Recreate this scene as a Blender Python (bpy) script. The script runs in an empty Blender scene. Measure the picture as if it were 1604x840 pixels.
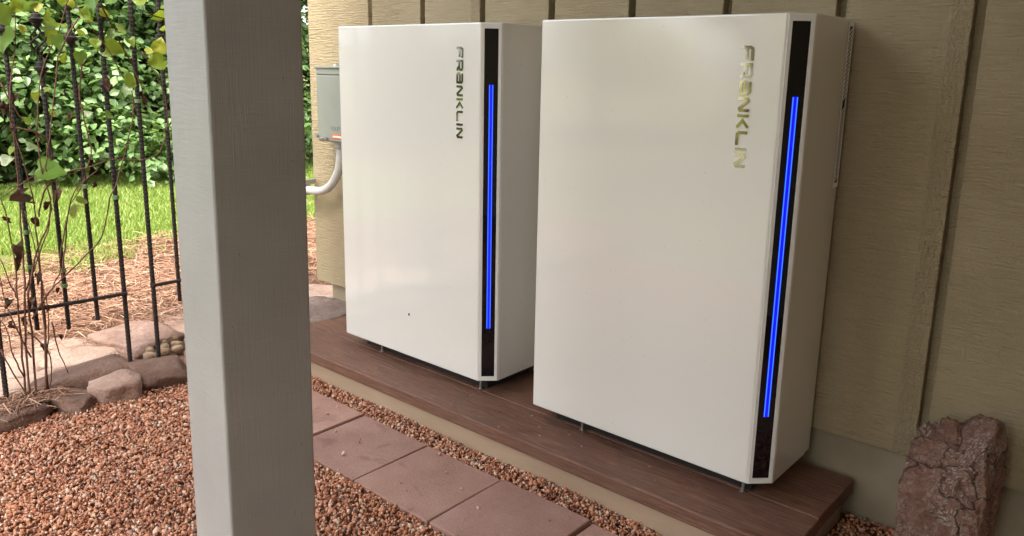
import bpy, bmesh, math, random
import numpy as np
from mathutils import Vector, Matrix, noise
random.seed(7); rng = np.random.default_rng(7)
rad = math.radians
scene = bpy.context.scene
col = scene.collection

# ------------------------------------------------------------------ camera
CAM = Vector((1.4374, -1.7688, 1.0232)); YAW, PITCH, ROLL = 0.7143, -0.2119, 0.0179
FPX, PPX, PW, PH = 1236.06, -50.62, 1604.0, 840.0
_f = Vector((-math.sin(YAW)*math.cos(PITCH), math.cos(YAW)*math.cos(PITCH), math.sin(PITCH)))
_r = Vector((math.cos(YAW), math.sin(YAW), 0)); _u = _r.cross(_f)
CR = _r*math.cos(ROLL) + _u*math.sin(ROLL); CU = -_r*math.sin(ROLL) + _u*math.cos(ROLL); CF = _f
cd = bpy.data.cameras.new('camera'); cam = bpy.data.objects.new('camera', cd); col.objects.link(cam)
m = Matrix(((CR.x, CU.x, -CF.x, CAM.x), (CR.y, CU.y, -CF.y, CAM.y), (CR.z, CU.z, -CF.z, CAM.z), (0, 0, 0, 1)))
cam.matrix_world = m
cd.sensor_width = 36; cd.lens = FPX/PW*36; cd.shift_y = PPX/PW; cd.clip_start = 0.05; cd.clip_end = 500
scene.camera = cam

# ------------------------------------------------------------------ sky, sun, exposure
SUN_AZ = Vector((0.50, -0.866)); SUN_EL = rad(54)
w = bpy.data.worlds.new('World'); scene.world = w; w.use_nodes = True
nt = w.node_tree; bg = nt.nodes['Background']
sky = nt.nodes.new('ShaderNodeTexSky'); sky.sky_type = 'NISHITA'; sky.sun_disc = False
sky.sun_elevation = SUN_EL; sky.sun_rotation = math.atan2(SUN_AZ.x, SUN_AZ.y); sky.air_density = 1.0; sky.dust_density = 3.0; sky.ozone_density = 1.0
hs_ = nt.nodes.new('ShaderNodeHueSaturation'); hs_.inputs['Saturation'].default_value = 0.30      # thin overcast
nt.links.new(sky.outputs[0], hs_.inputs['Color']); nt.links.new(hs_.outputs[0], bg.inputs[0]); bg.inputs[1].default_value = 0.15
sl = bpy.data.lights.new('sun', 'SUN'); sun = bpy.data.objects.new('sun', sl); col.objects.link(sun)
sl.energy = 1.5; sl.angle = rad(15); sl.color = (1.0, 0.93, 0.78)
sdir = Vector((SUN_AZ.x*math.cos(SUN_EL), SUN_AZ.y*math.cos(SUN_EL), math.sin(SUN_EL)))
sun.rotation_euler = sdir.to_track_quat('Z', 'Y').to_euler(); sun.location = sdir*20
vs = scene.view_settings; vs.view_transform = 'Standard'; vs.look = 'None'; vs.gamma = 1; vs.exposure = 2.5
scene.render.engine = 'CYCLES'

# ------------------------------------------------------------------ helpers
def ray(u, v):
    return CF + CR*((u-PW/2)/FPX) - CU*((v-PH/2-PPX)/FPX)
def onplane(u, v, ax, val):
    d = ray(u, v); t = (val-CAM[ax])/d[ax]; return CAM + d*t

class NT:
    def __init__(s, name):
        s.m = bpy.data.materials.new(name); s.m.use_nodes = True
        s.t = s.m.node_tree; s.b = s.t.nodes['Principled BSDF']; s.out = s.t.nodes['Material Output']
    def n(s, typ, **kw):
        x = s.t.nodes.new('ShaderNode'+typ)
        for k, v in kw.items():
            if k.startswith('i_'):
                key = k[2:]; key = int(key) if key.isdigit() else key.replace('_', ' ')
                x.inputs[key].default_value = v
            else: setattr(x, k, v)
        return x
    def l(s, a, b): s.t.links.new(a, b)
    def coords(s, scale=(1,1,1), rnd=False, kind='Object'):
        tc = s.n('TexCoord'); mp = s.n('Mapping'); mp.inputs['Scale'].default_value = scale
        if rnd:
            oi = s.n('ObjectInfo'); ml = s.n('VectorMath', operation='SCALE'); cx = s.n('CombineXYZ')
            m1 = s.n('Math', operation='MULTIPLY', i_1=37.0); m2 = s.n('Math', operation='MULTIPLY', i_1=91.0)
            s.l(oi.outputs['Random'], m1.inputs[0]); s.l(oi.outputs['Random'], m2.inputs[0])
            s.l(m1.outputs[0], cx.inputs[0]); s.l(m2.outputs[0], cx.inputs[2])
            ad = s.n('VectorMath', operation='ADD'); s.l(tc.outputs[kind], ad.inputs[0]); s.l(cx.outputs[0], ad.inputs[1])
            s.l(ad.outputs[0], mp.inputs['Vector'])
        else: s.l(tc.outputs[kind], mp.inputs['Vector'])
        return mp.outputs[0]
    def noise(s, vec, scale, detail=4, rough=0.6, dist=0.0):
        x = s.n('TexNoise'); x.inputs['Scale'].default_value = scale; x.inputs['Detail'].default_value = detail
        x.inputs['Roughness'].default_value = rough; x.inputs['Distortion'].default_value = dist
        if vec is not None: s.l(vec, x.inputs['Vector'])
        return x.outputs['Fac']
    def ramp(s, fac, stops):
        x = s.n('ValToRGB'); e = x.color_ramp.elements
        while len(e) > 1: e.remove(e[-1])
        for i, (p, c) in enumerate(stops):
            if i == 0: e[0].position = p; el = e[0]
            else: el = e.new(p)
            el.color = (*c, 1) if len(c) == 3 else c
        s.l(fac, x.inputs[0]); return x.outputs[0]
    def mix(s, f, a, b, mode='MIX'):
        x = s.n('Mix', data_type='RGBA', blend_type=mode)
        for val, i in ((f, 0), (a, 6), (b, 7)):
            if isinstance(val, (int, float)): x.inputs[i].default_value = val
            elif isinstance(val, tuple): x.inputs[i].default_value = (*val, 1)
            else: s.l(val, x.inputs[i])
        return x.outputs[2]
    def bump(s, h, strength=0.3, dist=0.002, prev=None):
        x = s.n('Bump'); x.inputs['Strength'].default_value = strength; x.inputs['Distance'].default_value = dist
        s.l(h, x.inputs['Height'])
        if prev is not None: s.l(prev, x.inputs['Normal'])
        return x.outputs[0]
    def done(s, color=None, rough=0.6, metal=0.0, normal=None, spec=0.5):
        b = s.b
        if color is not None:
            if isinstance(color, tuple): b.inputs['Base Color'].default_value = (*color, 1)
            else: s.l(color, b.inputs['Base Color'])
        if isinstance(rough, (int, float)): b.inputs['Roughness'].default_value = rough
        else: s.l(rough, b.inputs['Roughness'])
        b.inputs['Metallic'].default_value = metal; b.inputs['Specular IOR Level'].default_value = spec
        if normal is not None: s.l(normal, b.inputs['Normal'])
        return s.m

class MB:
    def __init__(s): s.v = []; s.f = []
    def add(s, vs, fs):
        o = len(s.v); s.v += [tuple(v) for v in vs]; s.f += [tuple(i+o for i in f) for f in fs]; return s
    def box(s, x0, x1, y0, y1, z0, z1):
        return s.add([(x0,y0,z0),(x1,y0,z0),(x1,y1,z0),(x0,y1,z0),(x0,y0,z1),(x1,y0,z1),(x1,y1,z1),(x0,y1,z1)],
                     [(0,3,2,1),(4,5,6,7),(0,1,5,4),(1,2,6,5),(2,3,7,6),(3,0,4,7)])
    def tube(s, pts, r, n=8, cap=True):
        pts = [Vector(p) for p in pts]; k = len(pts)
        rs = r if hasattr(r, '__len__') else [r]*k
        rings = []; nrm = None
        for i, p in enumerate(pts):
            t = (pts[min(i+1, k-1)]-pts[max(i-1, 0)]).normalized()
            if nrm is None:
                nrm = t.orthogonal().normalized()
            else:
                nrm = (nrm - t*nrm.dot(t)); nrm = nrm.normalized() if nrm.length > 1e-6 else t.orthogonal().normalized()
            b = t.cross(nrm)
            rings.append([p+(nrm*math.cos(a)+b*math.sin(a))*rs[i] for a in [2*math.pi*j/n for j in range(n)]])
        vs = [v for R in rings for v in R]; fs = []
        for i in range(k-1):
            for j in range(n):
                a = i*n+j; b2 = i*n+(j+1) % n; fs.append((a, b2, b2+n, a+n))
        if cap: fs.append(tuple(range(n))[::-1]); fs.append(tuple(range((k-1)*n, k*n)))
        return s.add(vs, fs)
    def lathe(s, cx, cy, prof, n=10):
        vs = []; fs = []
        for z, r in prof:
            vs += [(cx+r*math.cos(2*math.pi*j/n), cy+r*math.sin(2*math.pi*j/n), z) for j in range(n)]
        for i in range(len(prof)-1):
            for j in range(n):
                fs.append((i*n+j, i*n+(j+1) % n, (i+1)*n+(j+1) % n, (i+1)*n+j))
        fs.append(tuple(range(n))[::-1]); fs.append(tuple(range((len(prof)-1)*n, len(prof)*n)))
        return s.add(vs, fs)
    def prism(s, poly, z0, z1):
        n = len(poly)
        return s.add([(x,y,z0) for x,y in poly]+[(x,y,z1) for x,y in poly],
                     [tuple(range(n))[::-1], tuple(range(n, 2*n))]+[(i,(i+1)%n,(i+1)%n+n,i+n) for i in range(n)])
    def mesh(s, name, smooth=False):
        me = bpy.data.meshes.new(name); me.from_pydata(s.v, [], s.f); me.update()
        if smooth: me.polygons.foreach_set('use_smooth', [True]*len(me.polygons))
        return me
    def build(s, name, mat, parent=None, smooth=False, bevel=0, seg=2, loc=None):
        return obj(name, s.mesh(name, smooth), mat, parent, bevel, seg, loc)
def obj(name, me, mat, parent=None, bevel=0, seg=2, loc=None):
    if mat is not None and len(me.materials) == 0: me.materials.append(mat)
    o = bpy.data.objects.new(name, me); col.objects.link(o)
    if loc is not None: o.location = loc
    if parent is not None: o.parent = parent
    if bevel:
        b = o.modifiers.new('bevel', 'BEVEL'); b.width = bevel; b.segments = seg; b.limit_method = 'ANGLE'; b.angle_limit = rad(30)
        b.harden_normals = False
    return o
def tag(o, label=None, cat=None, group=None, kind=None):
    if label: o['label'] = label
    if cat: o['category'] = cat
    if group: o['group'] = group
    if kind: o['kind'] = kind
    return o
def thing(name, loc, label, cat, group=None, rz=0):
    o = bpy.data.objects.new(name, None); col.objects.link(o); o.location = loc; o.rotation_euler.z = rz
    o.empty_display_size = 0.05
    return tag(o, label, cat, group)
def npmesh(name, V, F, mat, smooth=False):
    """V (n,3) float, F (m,k) int"""
    me = bpy.data.meshes.new(name); n, k = F.shape
    me.vertices.add(len(V)); me.vertices.foreach_set('co', np.ascontiguousarray(V, dtype=np.float32).ravel())
    me.loops.add(n*k); me.loops.foreach_set('vertex_index', np.ascontiguousarray(F, dtype=np.int32).ravel())
    me.polygons.add(n); me.polygons.foreach_set('loop_start', np.arange(0, n*k, k, dtype=np.int32))
    try: me.polygons.foreach_set('loop_total', np.full(n, k, dtype=np.int32))
    except Exception: pass
    if smooth: me.polygons.foreach_set('use_smooth', np.ones(n, dtype=bool))
    me.update(calc_edges=True); me.validate()
    if mat: me.materials.append(mat)
    return me
def rotmats(n, tilt=None):
    q = rng.normal(size=(n, 4)); q /= np.linalg.norm(q, axis=1)[:, None]
    a, b, c, d = q.T
    return np.stack([1-2*(c*c+d*d), 2*(b*c-a*d), 2*(b*d+a*c), 2*(b*c+a*d), 1-2*(b*b+d*d), 2*(c*d-a*b), 2*(b*d-a*c), 2*(c*d+a*b), 1-2*(b*b+c*c)], -1).reshape(n, 3, 3)

# ------------------------------------------------------------------ materials
def m_plain(name, c, rough=0.5, metal=0, spec=0.5): return NT(name).done(c, rough, metal, spec=spec)

def m_siding(name, strip=False):
    t = NT(name); v = t.coords(rnd=True)
    vl = t.coords((3, 3, 54), rnd=True); lines = t.noise(vl, 4, 5, 0.65, 0.3)
    vb = t.coords((22, 22, 3.2), rnd=True); grain = t.noise(vb, 5, 4, 0.6, 1.2)
    big = t.noise(v, 3.0, 3, 0.5)
    c = t.ramp(big, [(0.3, (0.355, 0.282, 0.168)), (0.7, (0.42, 0.338, 0.208))])
    c = t.mix(0.2, c, t.ramp(lines, [(0.3, (0.28,)*3), (0.7, (0.70,)*3)]), 'OVERLAY')  # recess dirt that also paints relief shading along the grain lines
    dirt = t.ramp(t.noise(v, 60, 5, 0.7), [(0.62, (0, 0, 0)), (0.75, (1, 1, 1))])
    c = t.mix(t.mix(1.0, dirt, (0.25, 0.25, 0.25), 'MULTIPLY'), c, (0.11, 0.085, 0.05))
    nb = t.bump(lines, 1.0, 0.010); nb = t.bump(grain, 0.6, 0.006, nb)
    if strip:
        tc = t.n('TexCoord'); sx = t.n('SeparateXYZ'); t.l(tc.outputs['Object'], sx.inputs[0])
        mr = t.n('MapRange'); mr.inputs['From Min'].default_value = 0.232; mr.inputs['From Max'].default_value = 0.240
        t.l(sx.outputs[0], mr.inputs['Value'])
        vs2 = t.coords((38, 38, 13), rnd=True); rough2 = t.noise(vs2, 3, 3, 0.6, 0.8)
        mu = t.n('Math', operation='MULTIPLY'); t.l(rough2, mu.inputs[0]); t.l(mr.outputs[0], mu.inputs[1])
        nb = t.bump(mu.outputs[0], 1.0, 0.012, nb)
    return t.done(c, 0.62, normal=nb, spec=0.35)
M_SIDING = m_siding('siding_paint'); M_SIDING2 = m_siding('siding_paint_rough_edge', True)
def _f():
    t = NT('foundation_paint'); v = t.coords(); b = t.noise(v, 40, 5, 0.6); big = t.noise(v, 6, 4, 0.6)
    c = t.ramp(big, [(0.3, (0.21, 0.165, 0.105)), (0.7, (0.29, 0.235, 0.16))])
    return t.done(c, 0.7, normal=t.bump(b, 0.25, 0.002))
M_FOUND = _f()
def _p():
    t = NT('post_paint'); v = t.coords()
    lines = t.noise(t.coords((6, 6, 60)), 3, 4, 0.6, 0.2); grain = t.noise(t.coords((40, 40, 2.0)), 4, 4, 0.6, 1.5)
    big = t.noise(v, 5, 4, 0.6); pit = t.ramp(t.noise(v, 70, 3, 0.5), [(0.0, (0, 0, 0)), (0.24, (0.0, 0.0, 0.0)), (0.30, (1, 1, 1))])
    c = t.ramp(big, [(0.3, (0.36, 0.36, 0.35)), (0.7, (0.43, 0.43, 0.415))])
    nb = t.bump(lines, 0.4, 0.002); nb = t.bump(grain, 0.4, 0.002, nb); nb = t.bump(pit, 0.5, 0.003, nb)
    return t.done(c, 0.5, normal=nb, spec=0.4)
M_POST = _p()
def _w():
    t = NT('white_powder_coat'); v = t.coords(); n1 = t.noise(v, 4, 4, 0.6); orange = t.noise(v, 900, 2, 0.5)
    r = t.ramp(n1, [(0.3, (0.09,)*3), (0.7, (0.16,)*3)])
    sp = t.ramp(t.noise(v, 130, 2, 0.4), [(0.735, (0.71, 0.695, 0.645)), (0.77, (0.50, 0.47, 0.42))])
    t.b.inputs['Coat Weight'].default_value = 1.0; t.b.inputs['Coat Roughness'].default_value = 0.07; t.b.inputs['Coat IOR'].default_value = 1.65
    return t.done(sp, r, normal=t.bump(orange, 0.04, 0.0006))
M_WHITE = _w()
M_BEZEL = m_plain('white_bezel', (0.74, 0.725, 0.69), 0.3)
M_GLASS = m_plain('black_glass', (0.004, 0.004, 0.006), 0.03)
M_DARK = m_plain('dark_void', (0.012, 0.011, 0.010), 0.8)
M_MIRROR = m_plain('polished_letter_metal', (0.80, 0.79, 0.76), 0.045, 1.0)
M_STEEL = m_plain('zinc_steel', (0.45, 0.44, 0.42), 0.4, 0.9)
def m_emit(name, c, s):
    t = NT(name); t.b.inputs['Emission Color'].default_value = (*c, 1); t.b.inputs['Emission Strength'].default_value = s
    return t.done((0.01, 0.01, 0.03), 0.3)
M_LED = m_emit('led_diffuser_blue', (0.003, 0.005, 1.0), 0.17)
M_LED2 = m_emit('led_line_light_blue', (0.045, 0.22, 1.0), 0.27)
M_LED3 = m_emit('led_line_dim_blue', (0.03, 0.12, 1.0), 0.9)
def _g():
    t = NT('grey_enclosure_paint'); v = t.coords(); n1 = t.noise(v, 8, 4); o = t.noise(v, 500, 2)
    return t.done(t.ramp(n1, [(0.3, (0.235, 0.25, 0.215)), (0.7, (0.27, 0.285, 0.25))]), 0.42, normal=t.bump(o, 0.1, 0.0008))
M_GREY = _g()
M_PVC = m_plain('grey_pvc', (0.52, 0.50, 0.47), 0.45)
M_ORANGE = m_plain('orange_label', (0.72, 0.16, 0.05), 0.5); M_PAPER = m_plain('white_label', (0.75, 0.72, 0.66), 0.5)
def m_wood(name, a, b, c2):
    t = NT(name); v = t.coords((1.2, 9, 9), rnd=True); g = t.noise(v, 6, 6, 0.65, 2.0)
    fine = t.noise(t.coords((7, 190, 190), rnd=True), 1.0, 4, 0.7); big = t.noise(t.coords(), 5, 4, 0.6)
    c = t.ramp(g, [(0.25, a), (0.5, b), (0.75, c2)]); c = t.mix(0.7, c, t.ramp(fine, [(0.3, (0.2,)*3), (0.7, (0.8,)*3)]), 'OVERLAY')
    sc = t.ramp(t.noise(t.coords((2, 14, 14)), 8, 6, 0.75), [(0.6, (0, 0, 0)), (0.72, (1, 1, 1))])
    c = t.mix(t.mix(1.0, sc, (0.35,)*3, 'MULTIPLY'), c, (0.24, 0.15, 0.10))
    c = t.mix(t.mix(1.0, t.ramp(big, [(0.4, (0, 0, 0)), (0.7, (1, 1, 1))]), (0.3,)*3, 'MULTIPLY'), c, (0.19, 0.12, 0.085))
    return t.done(c, 0.6, normal=t.bump(fine, 0.7, 0.004, t.bump(g, 0.4, 0.005)), spec=0.35)
M_PLANK = m_wood('dark_stained_plank', (0.10, 0.044, 0.028), (0.155, 0.072, 0.046), (0.215, 0.11, 0.072))
def _sk():
    t = NT('tan_skirt_paint'); v = t.coords((1, 4, 4)); n1 = t.noise(v, 5, 5)
    return t.done(t.ramp(n1, [(0.3, (0.33, 0.235, 0.155)), (0.7, (0.40, 0.29, 0.20))]), 0.6, normal=t.bump(t.noise(t.coords((3, 60, 60)), 3, 4), 0.15, 0.001))
M_SKIRT = _sk()
def _pv():
    t = NT('paver_concrete'); v = t.coords(rnd=True); big = t.noise(v, 5, 5, 0.65); fine = t.noise(v, 220, 4, 0.7)
    c = t.ramp(big, [(0.3, (0.27, 0.150, 0.115)), (0.55, (0.335, 0.195, 0.152)), (0.75, (0.38, 0.235, 0.19))])
    c = t.mix(0.5, c, t.ramp(fine, [(0.3, (0.3,)*3), (0.7, (0.7,)*3)]), 'OVERLAY')
    st = t.ramp(t.noise(v, 9, 3, 0.5, 0.6), [(0.62, (0, 0, 0)), (0.70, (1, 1, 1))])
    c = t.mix(t.mix(1.0, st, (0.4,)*3, 'MULTIPLY'), c, (0.15, 0.075, 0.062))
    oi = t.n('ObjectInfo'); c = t.mix(0.55, c, t.ramp(oi.outputs['Random'], [(0, (0.40, 0.40, 0.42)), (1, (0.58, 0.56, 0.54))]), 'OVERLAY')
    return t.done(c, 0.85, normal=t.bump(fine, 0.6, 0.003), spec=0.25)
M_PAVER = _pv()
def m_island(name, stops, rough=0.7, bumpscale=None, spec=0.35):
    t = NT(name); g = t.n('NewGeometry'); c = t.ramp(g.outputs['Random Per Island'], stops)
    nb = None
    if bumpscale: nb = t.bump(t.noise(t.coords(), bumpscale, 4), 0.3, 0.002)
    return t.done(c, rough, normal=nb, spec=spec)
M_GRAVEL = m_island('gravel_stones', [(0, (0.17, 0.065, 0.038)), (0.15, (0.32, 0.125, 0.068)), (0.4, (0.45, 0.185, 0.098)), (0.65, (0.52, 0.245, 0.14)), (0.82, (0.60, 0.36, 0.24)), (0.92, (0.62, 0.47, 0.36)), (1, (0.24, 0.14, 0.11))], 0.6)
def _soil(name, a, b):
    t = NT(name); v = t.coords(); n1 = t.noise(v, 18, 6, 0.7); n2 = t.noise(v, 140, 4, 0.7)
    c = t.mix(0.5, t.ramp(n1, [(0.3, a), (0.7, b)]), t.ramp(n2, [(0.3, (0.25,)*3), (0.7, (0.75,)*3)]), 'OVERLAY')
    return t.done(c, 0.95, normal=t.bump(n2, 0.8, 0.01), spec=0.2)
M_SOIL = _soil('soil', (0.11, 0.06, 0.038), (0.19, 0.11, 0.07))
M_GBASE = _soil('gravel_fines', (0.12, 0.048, 0.028), (0.22, 0.09, 0.05))
M_LAWN = _soil('lawn_soil', (0.10, 0.125, 0.03), (0.17, 0.16, 0.055))
M_GROUND = _soil('ground_earth', (0.09, 0.095, 0.035), (0.16, 0.13, 0.065))
M_STRAW = m_island('pine_straw', [(0, (0.12, 0.052, 0.030)), (0.35, (0.23, 0.115, 0.07)), (0.7, (0.34, 0.19, 0.12)), (1, (0.46, 0.30, 0.21))], 0.75)
def m_leaf(name, stops, rough=0.45, trans=0.35, tcol=(0.30, 0.42, 0.05), spec=0.5, obj_rnd=False):
    t = NT(name)
    if obj_rnd: r = t.n('ObjectInfo').outputs['Random']
    else: r = t.n('NewGeometry').outputs['Random Per Island']
    c = t.ramp(r, stops)
    t.done(c, rough, spec=spec)
    tr = t.n('BsdfTranslucent'); mx = t.n('MixShader'); mx.inputs[0].default_value = trans
    t.l(t.mix(0.55, c, tcol), tr.inputs['Color'])
    t.l(t.b.outputs[0], mx.inputs[1]); t.l(tr.outputs[0], mx.inputs[2]); t.l(mx.outputs[0], t.out.inputs['Surface'])
    return t.m
M_HEDGE = m_leaf('shrub_leaf', [(0, (0.08, 0.15, 0.045)), (0.35, (0.13, 0.23, 0.075)), (0.7, (0.19, 0.30, 0.11)), (1, (0.28, 0.38, 0.18))], 0.32)
M_TREEY = m_leaf('yellow_green_leaf', [(0, (0.12, 0.17, 0.02)), (0.5, (0.30, 0.33, 0.035)), (0.8, (0.48, 0.40, 0.04)), (1, (0.58, 0.42, 0.05))], 0.45, 0.4, (0.55, 0.5, 0.04))
M_TREED = m_leaf('dark_leaf', [(0, (0.025, 0.05, 0.014)), (0.6, (0.055, 0.10, 0.026)), (1, (0.10, 0.15, 0.04))], 0.45)
M_GRASS = m_leaf('grass_blade', [(0, (0.12, 0.20, 0.03)), (0.5, (0.21, 0.32, 0.05)), (0.85, (0.30, 0.38, 0.09)), (1, (0.45, 0.42, 0.18))], 0.5, 0.4, (0.35, 0.45, 0.05))
M_VGREEN = m_leaf('vine_leaf_green', [(0, (0.06, 0.13, 0.025)), (1, (0.13, 0.21, 0.03))], 0.4, 0.35, obj_rnd=True)
M_VYEL = m_leaf('vine_leaf_yellow', [(0, (0.11, 0.19, 0.02)), (0.6, (0.20, 0.28, 0.03)), (1, (0.36, 0.36, 0.04))], 0.42, 0.45, (0.42, 0.48, 0.03), obj_rnd=True)
M_VPALE = m_leaf('vine_leaf_pale', [(0, (0.16, 0.24, 0.10)), (1, (0.30, 0.36, 0.22))], 0.45, 0.3, obj_rnd=True)
M_VDRY = m_leaf('vine_leaf_dry', [(0, (0.030, 0.016, 0.011)), (1, (0.095, 0.045, 0.028))], 0.7, 0.15, (0.2, 0.08, 0.03), obj_rnd=True)
def _bark(name, a, b, sc=1):
    t = NT(name); g = t.noise(t.coords((10*sc, 10*sc, 1.5*sc)), 3, 5, 0.7, 0.5)
    return t.done(t.ramp(g, [(0.3, a), (0.7, b)]), 0.85, normal=t.bump(g, 0.6, 0.01), spec=0.2)
M_BARK = _bark('bark', (0.05, 0.032, 0.02), (0.14, 0.095, 0.06)); M_STEM = _bark('vine_stem', (0.10, 0.045, 0.032), (0.21, 0.115, 0.08), 8)
def _iron():
    t = NT('rusted_iron'); v = t.coords(); n1 = t.noise(v, 45, 5, 0.7)
    return t.done(t.ramp(n1, [(0.35, (0.008, 0.006, 0.005)), (0.6, (0.018, 0.010, 0.008)), (0.8, (0.055, 0.026, 0.015))]), 0.7, 0.0, t.bump(n1, 0.3, 0.002))
M_IRON = _iron()
M_TIE = m_plain('green_plant_tie', (0.14, 0.24, 0.09), 0.6)
def m_rock(name, a, b, c3, lichen=False, sc=1.0):
    t = NT(name); v = t.coords(rnd=True); big = t.noise(v, 7*sc, 6, 0.65, 0.4); fine = t.noise(v, 90*sc, 5, 0.7); lay = t.noise(t.coords((2, 2, 22), rnd=True), 3, 4, 0.6, 0.5)
    c = t.ramp(big, [(0.3, a), (0.52, b), (0.75, c3)]); c = t.mix(0.45, c, t.ramp(fine, [(0.3, (0.25,)*3), (0.7, (0.75,)*3)]), 'OVERLAY')
    nb = t.bump(lay, 0.5, 0.012); nb = t.bump(big, 0.7, 0.02, nb); nb = t.bump(fine, 0.9, 0.008, nb)
    if lichen:
        wv = t.n('VectorMath', operation='ADD'); nz = t.n('TexNoise'); nz.inputs['Scale'].default_value = 24; t.l(v, nz.inputs['Vector'])
        scn = t.n('VectorMath', operation='SCALE'); scn.inputs['Scale'].default_value = 0.05; t.l(nz.outputs['Color'], scn.inputs[0])
        t.l(v, wv.inputs[0]); t.l(scn.outputs[0], wv.inputs[1])
        vo = t.n('TexVoronoi'); vo.inputs['Scale'].default_value = 95; t.l(wv.outputs[0], vo.inputs['Vector'])
        ring = t.ramp(vo.outputs['Distance'], [(0.18, (0.3,)*3), (0.30, (1, 1, 1)), (0.43, (0.9,)*3), (0.5, (0, 0, 0))])
        msk = t.ramp(t.noise(v, 11, 5, 0.65), [(0.42, (0, 0, 0)), (0.60, (0.8, 0.8, 0.8))])
        lm = t.mix(1.0, ring, msk, 'MULTIPLY')
        c = t.mix(lm, c, t.ramp(fine, [(0.3, (0.35, 0.28, 0.225)), (0.7, (0.54, 0.47, 0.40))])); nb = t.bump(lm, 0.8, 0.006, nb)
        vc = t.n('TexVoronoi', feature='DISTANCE_TO_EDGE'); vc.inputs['Scale'].default_value = 6.5; t.l(wv.outputs[0], vc.inputs['Vector'])
        crk = t.ramp(vc.outputs['Distance'], [(0.0, (0, 0, 0)), (0.018, (1, 1, 1))]); nb = t.bump(crk, 0.8, 0.012, nb); c = t.mix(t.ramp(vc.outputs['Distance'], [(0.0, (0.75,)*3), (0.02, (0, 0, 0))]), c, (0.07, 0.035, 0.025))
    return t.done(c, 0.85, normal=nb, spec=0.25)
M_ROCK = m_rock('border_sandstone', (0.20, 0.115, 0.085), (0.31, 0.195, 0.15), (0.42, 0.29, 0.235))
M_ROCKD = m_rock('brown_sandstone', (0.105, 0.058, 0.042), (0.17, 0.10, 0.075), (0.25, 0.16, 0.12))
M_FLAG = m_rock('pale_flagstone', (0.30, 0.19, 0.14), (0.41, 0.28, 0.215), (0.50, 0.37, 0.295))
M_SLATE = m_rock('grey_brown_slab', (0.13, 0.09, 0.075), (0.20, 0.145, 0.12), (0.29, 0.22, 0.185))
M_RIVER = m_rock('river_pebble', (0.22, 0.13, 0.075), (0.33, 0.22, 0.135), (0.42, 0.31, 0.21), sc=2)
M_BOULDER = m_rock('lichen_boulder', (0.14, 0.07, 0.052), (0.21, 0.115, 0.085), (0.29, 0.17, 0.13), True)

# ------------------------------------------------------------------ setting
GZ = -0.165          # gravel bed level
BZ = -0.130          # garden bed level
WY = 0.315           # wall face
def flat(name, poly, z, mat, t=0.0):
    mb = MB()
    if t: mb.prism(poly, z-t, z)
    else: mb.add([(x, y, z) for x, y in poly], [tuple(range(len(poly)))])
    o = mb.build(name, mat); tag(o, kind='structure'); return o
flat('ground', [(-120, -120), (120, -120), (120, 120), (-120, 120)], -0.185, M_GROUND)
flat('gravel_bed', [(-1.34, -2.4), (2.6, -2.4), (2.6, 0.40), (-1.34, 0.40)], GZ-0.006, M_GBASE)
flat('garden_bed', [(-3.5, -3.2), (-1.36, -3.2), (-1.36, 0.6), (-1.9, 3.5), (-3.6, 3.5)], BZ-0.012, M_SOIL)
flat('lawn', [(-6.9, -4.0), (-3.15, -3.4), (-3.2, 0.0), (-3.45, 3.6), (-6.9, 6.0)], BZ-0.006, M_LAWN)
flat('shrub_bed', [(-14, -6.0), (-6.75, -4.0), (-6.55, 6.0), (-14, 9.0)], BZ-0.002, M_SOIL)

# house: siding boards, foundation
house = thing('house', (0, WY, 0), 'taupe house wall of rough vertical siding boards behind the white cabinets', 'house')
PITCHW, GAP = 0.3080, 0.025
def board_mesh(wd, h):
    mb = MB(); mb.box(0, wd, 0, 0.034, 0, h); return mb.mesh('siding_board')
ZB0, ZT = 0.058, 2.85
bm0 = board_mesh(PITCHW-GAP, ZT-ZB0); bm0.materials.append(M_SIDING)
bm1 = bm0.copy(); bm1.materials.clear(); bm1.materials.append(M_SIDING2)
G0 = 1.003                                   # left edge of the groove seen at right
k0 = -7
for k in range(k0, 6):
    xr = G0 + k*PITCHW                       # right edge of this board
    me = bm1 if k in (0, -5) else bm0
    if k == k0: continue
    o = obj('siding_board', me, None, house, bevel=0.0025, seg=2, loc=(xr-(PITCHW-GAP), 0, ZB0))
XL = G0 + k0*PITCHW + GAP - 0.0              # left end of board row
mb = MB().box(-1.563, G0+(-8+0)*PITCHW if False else XL-GAP, 0, 0.0341, ZB0-0.02, ZT); corner = mb.build('siding_board', M_SIDING, house, bevel=0.0025)
mb = MB().box(-1.555, 2.65, 0.0342, 0.05, ZB0+0.01, ZT-0.002); mb.build('groove_backing', M_SIDING, house)
mb = MB().box(-1.475, 2.65, 0.020, 0.16, -0.35, ZB0+0.02); mb.build('foundation_wall', M_FOUND, house, bevel=0.002)
# side wall of the house beyond the corner
for k in range(12):
    mb = MB().box(-1.563, -1.548, 0, PITCHW-GAP, 0, ZT-ZB0)
    mb.build('siding_board', M_SIDING, house, bevel=0.0025, loc=(0, 0.0175+k*PITCHW, ZB0))
MB().box(-1.548, -1.535, 0.04, 3.75, ZB0+0.01, ZT).build('groove_backing', M_SIDING, house)
MB().box(-1.475, -1.40, 0.16, 3.75, -0.35, ZB0+0.02).build('foundation_wall', M_FOUND, house)

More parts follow.
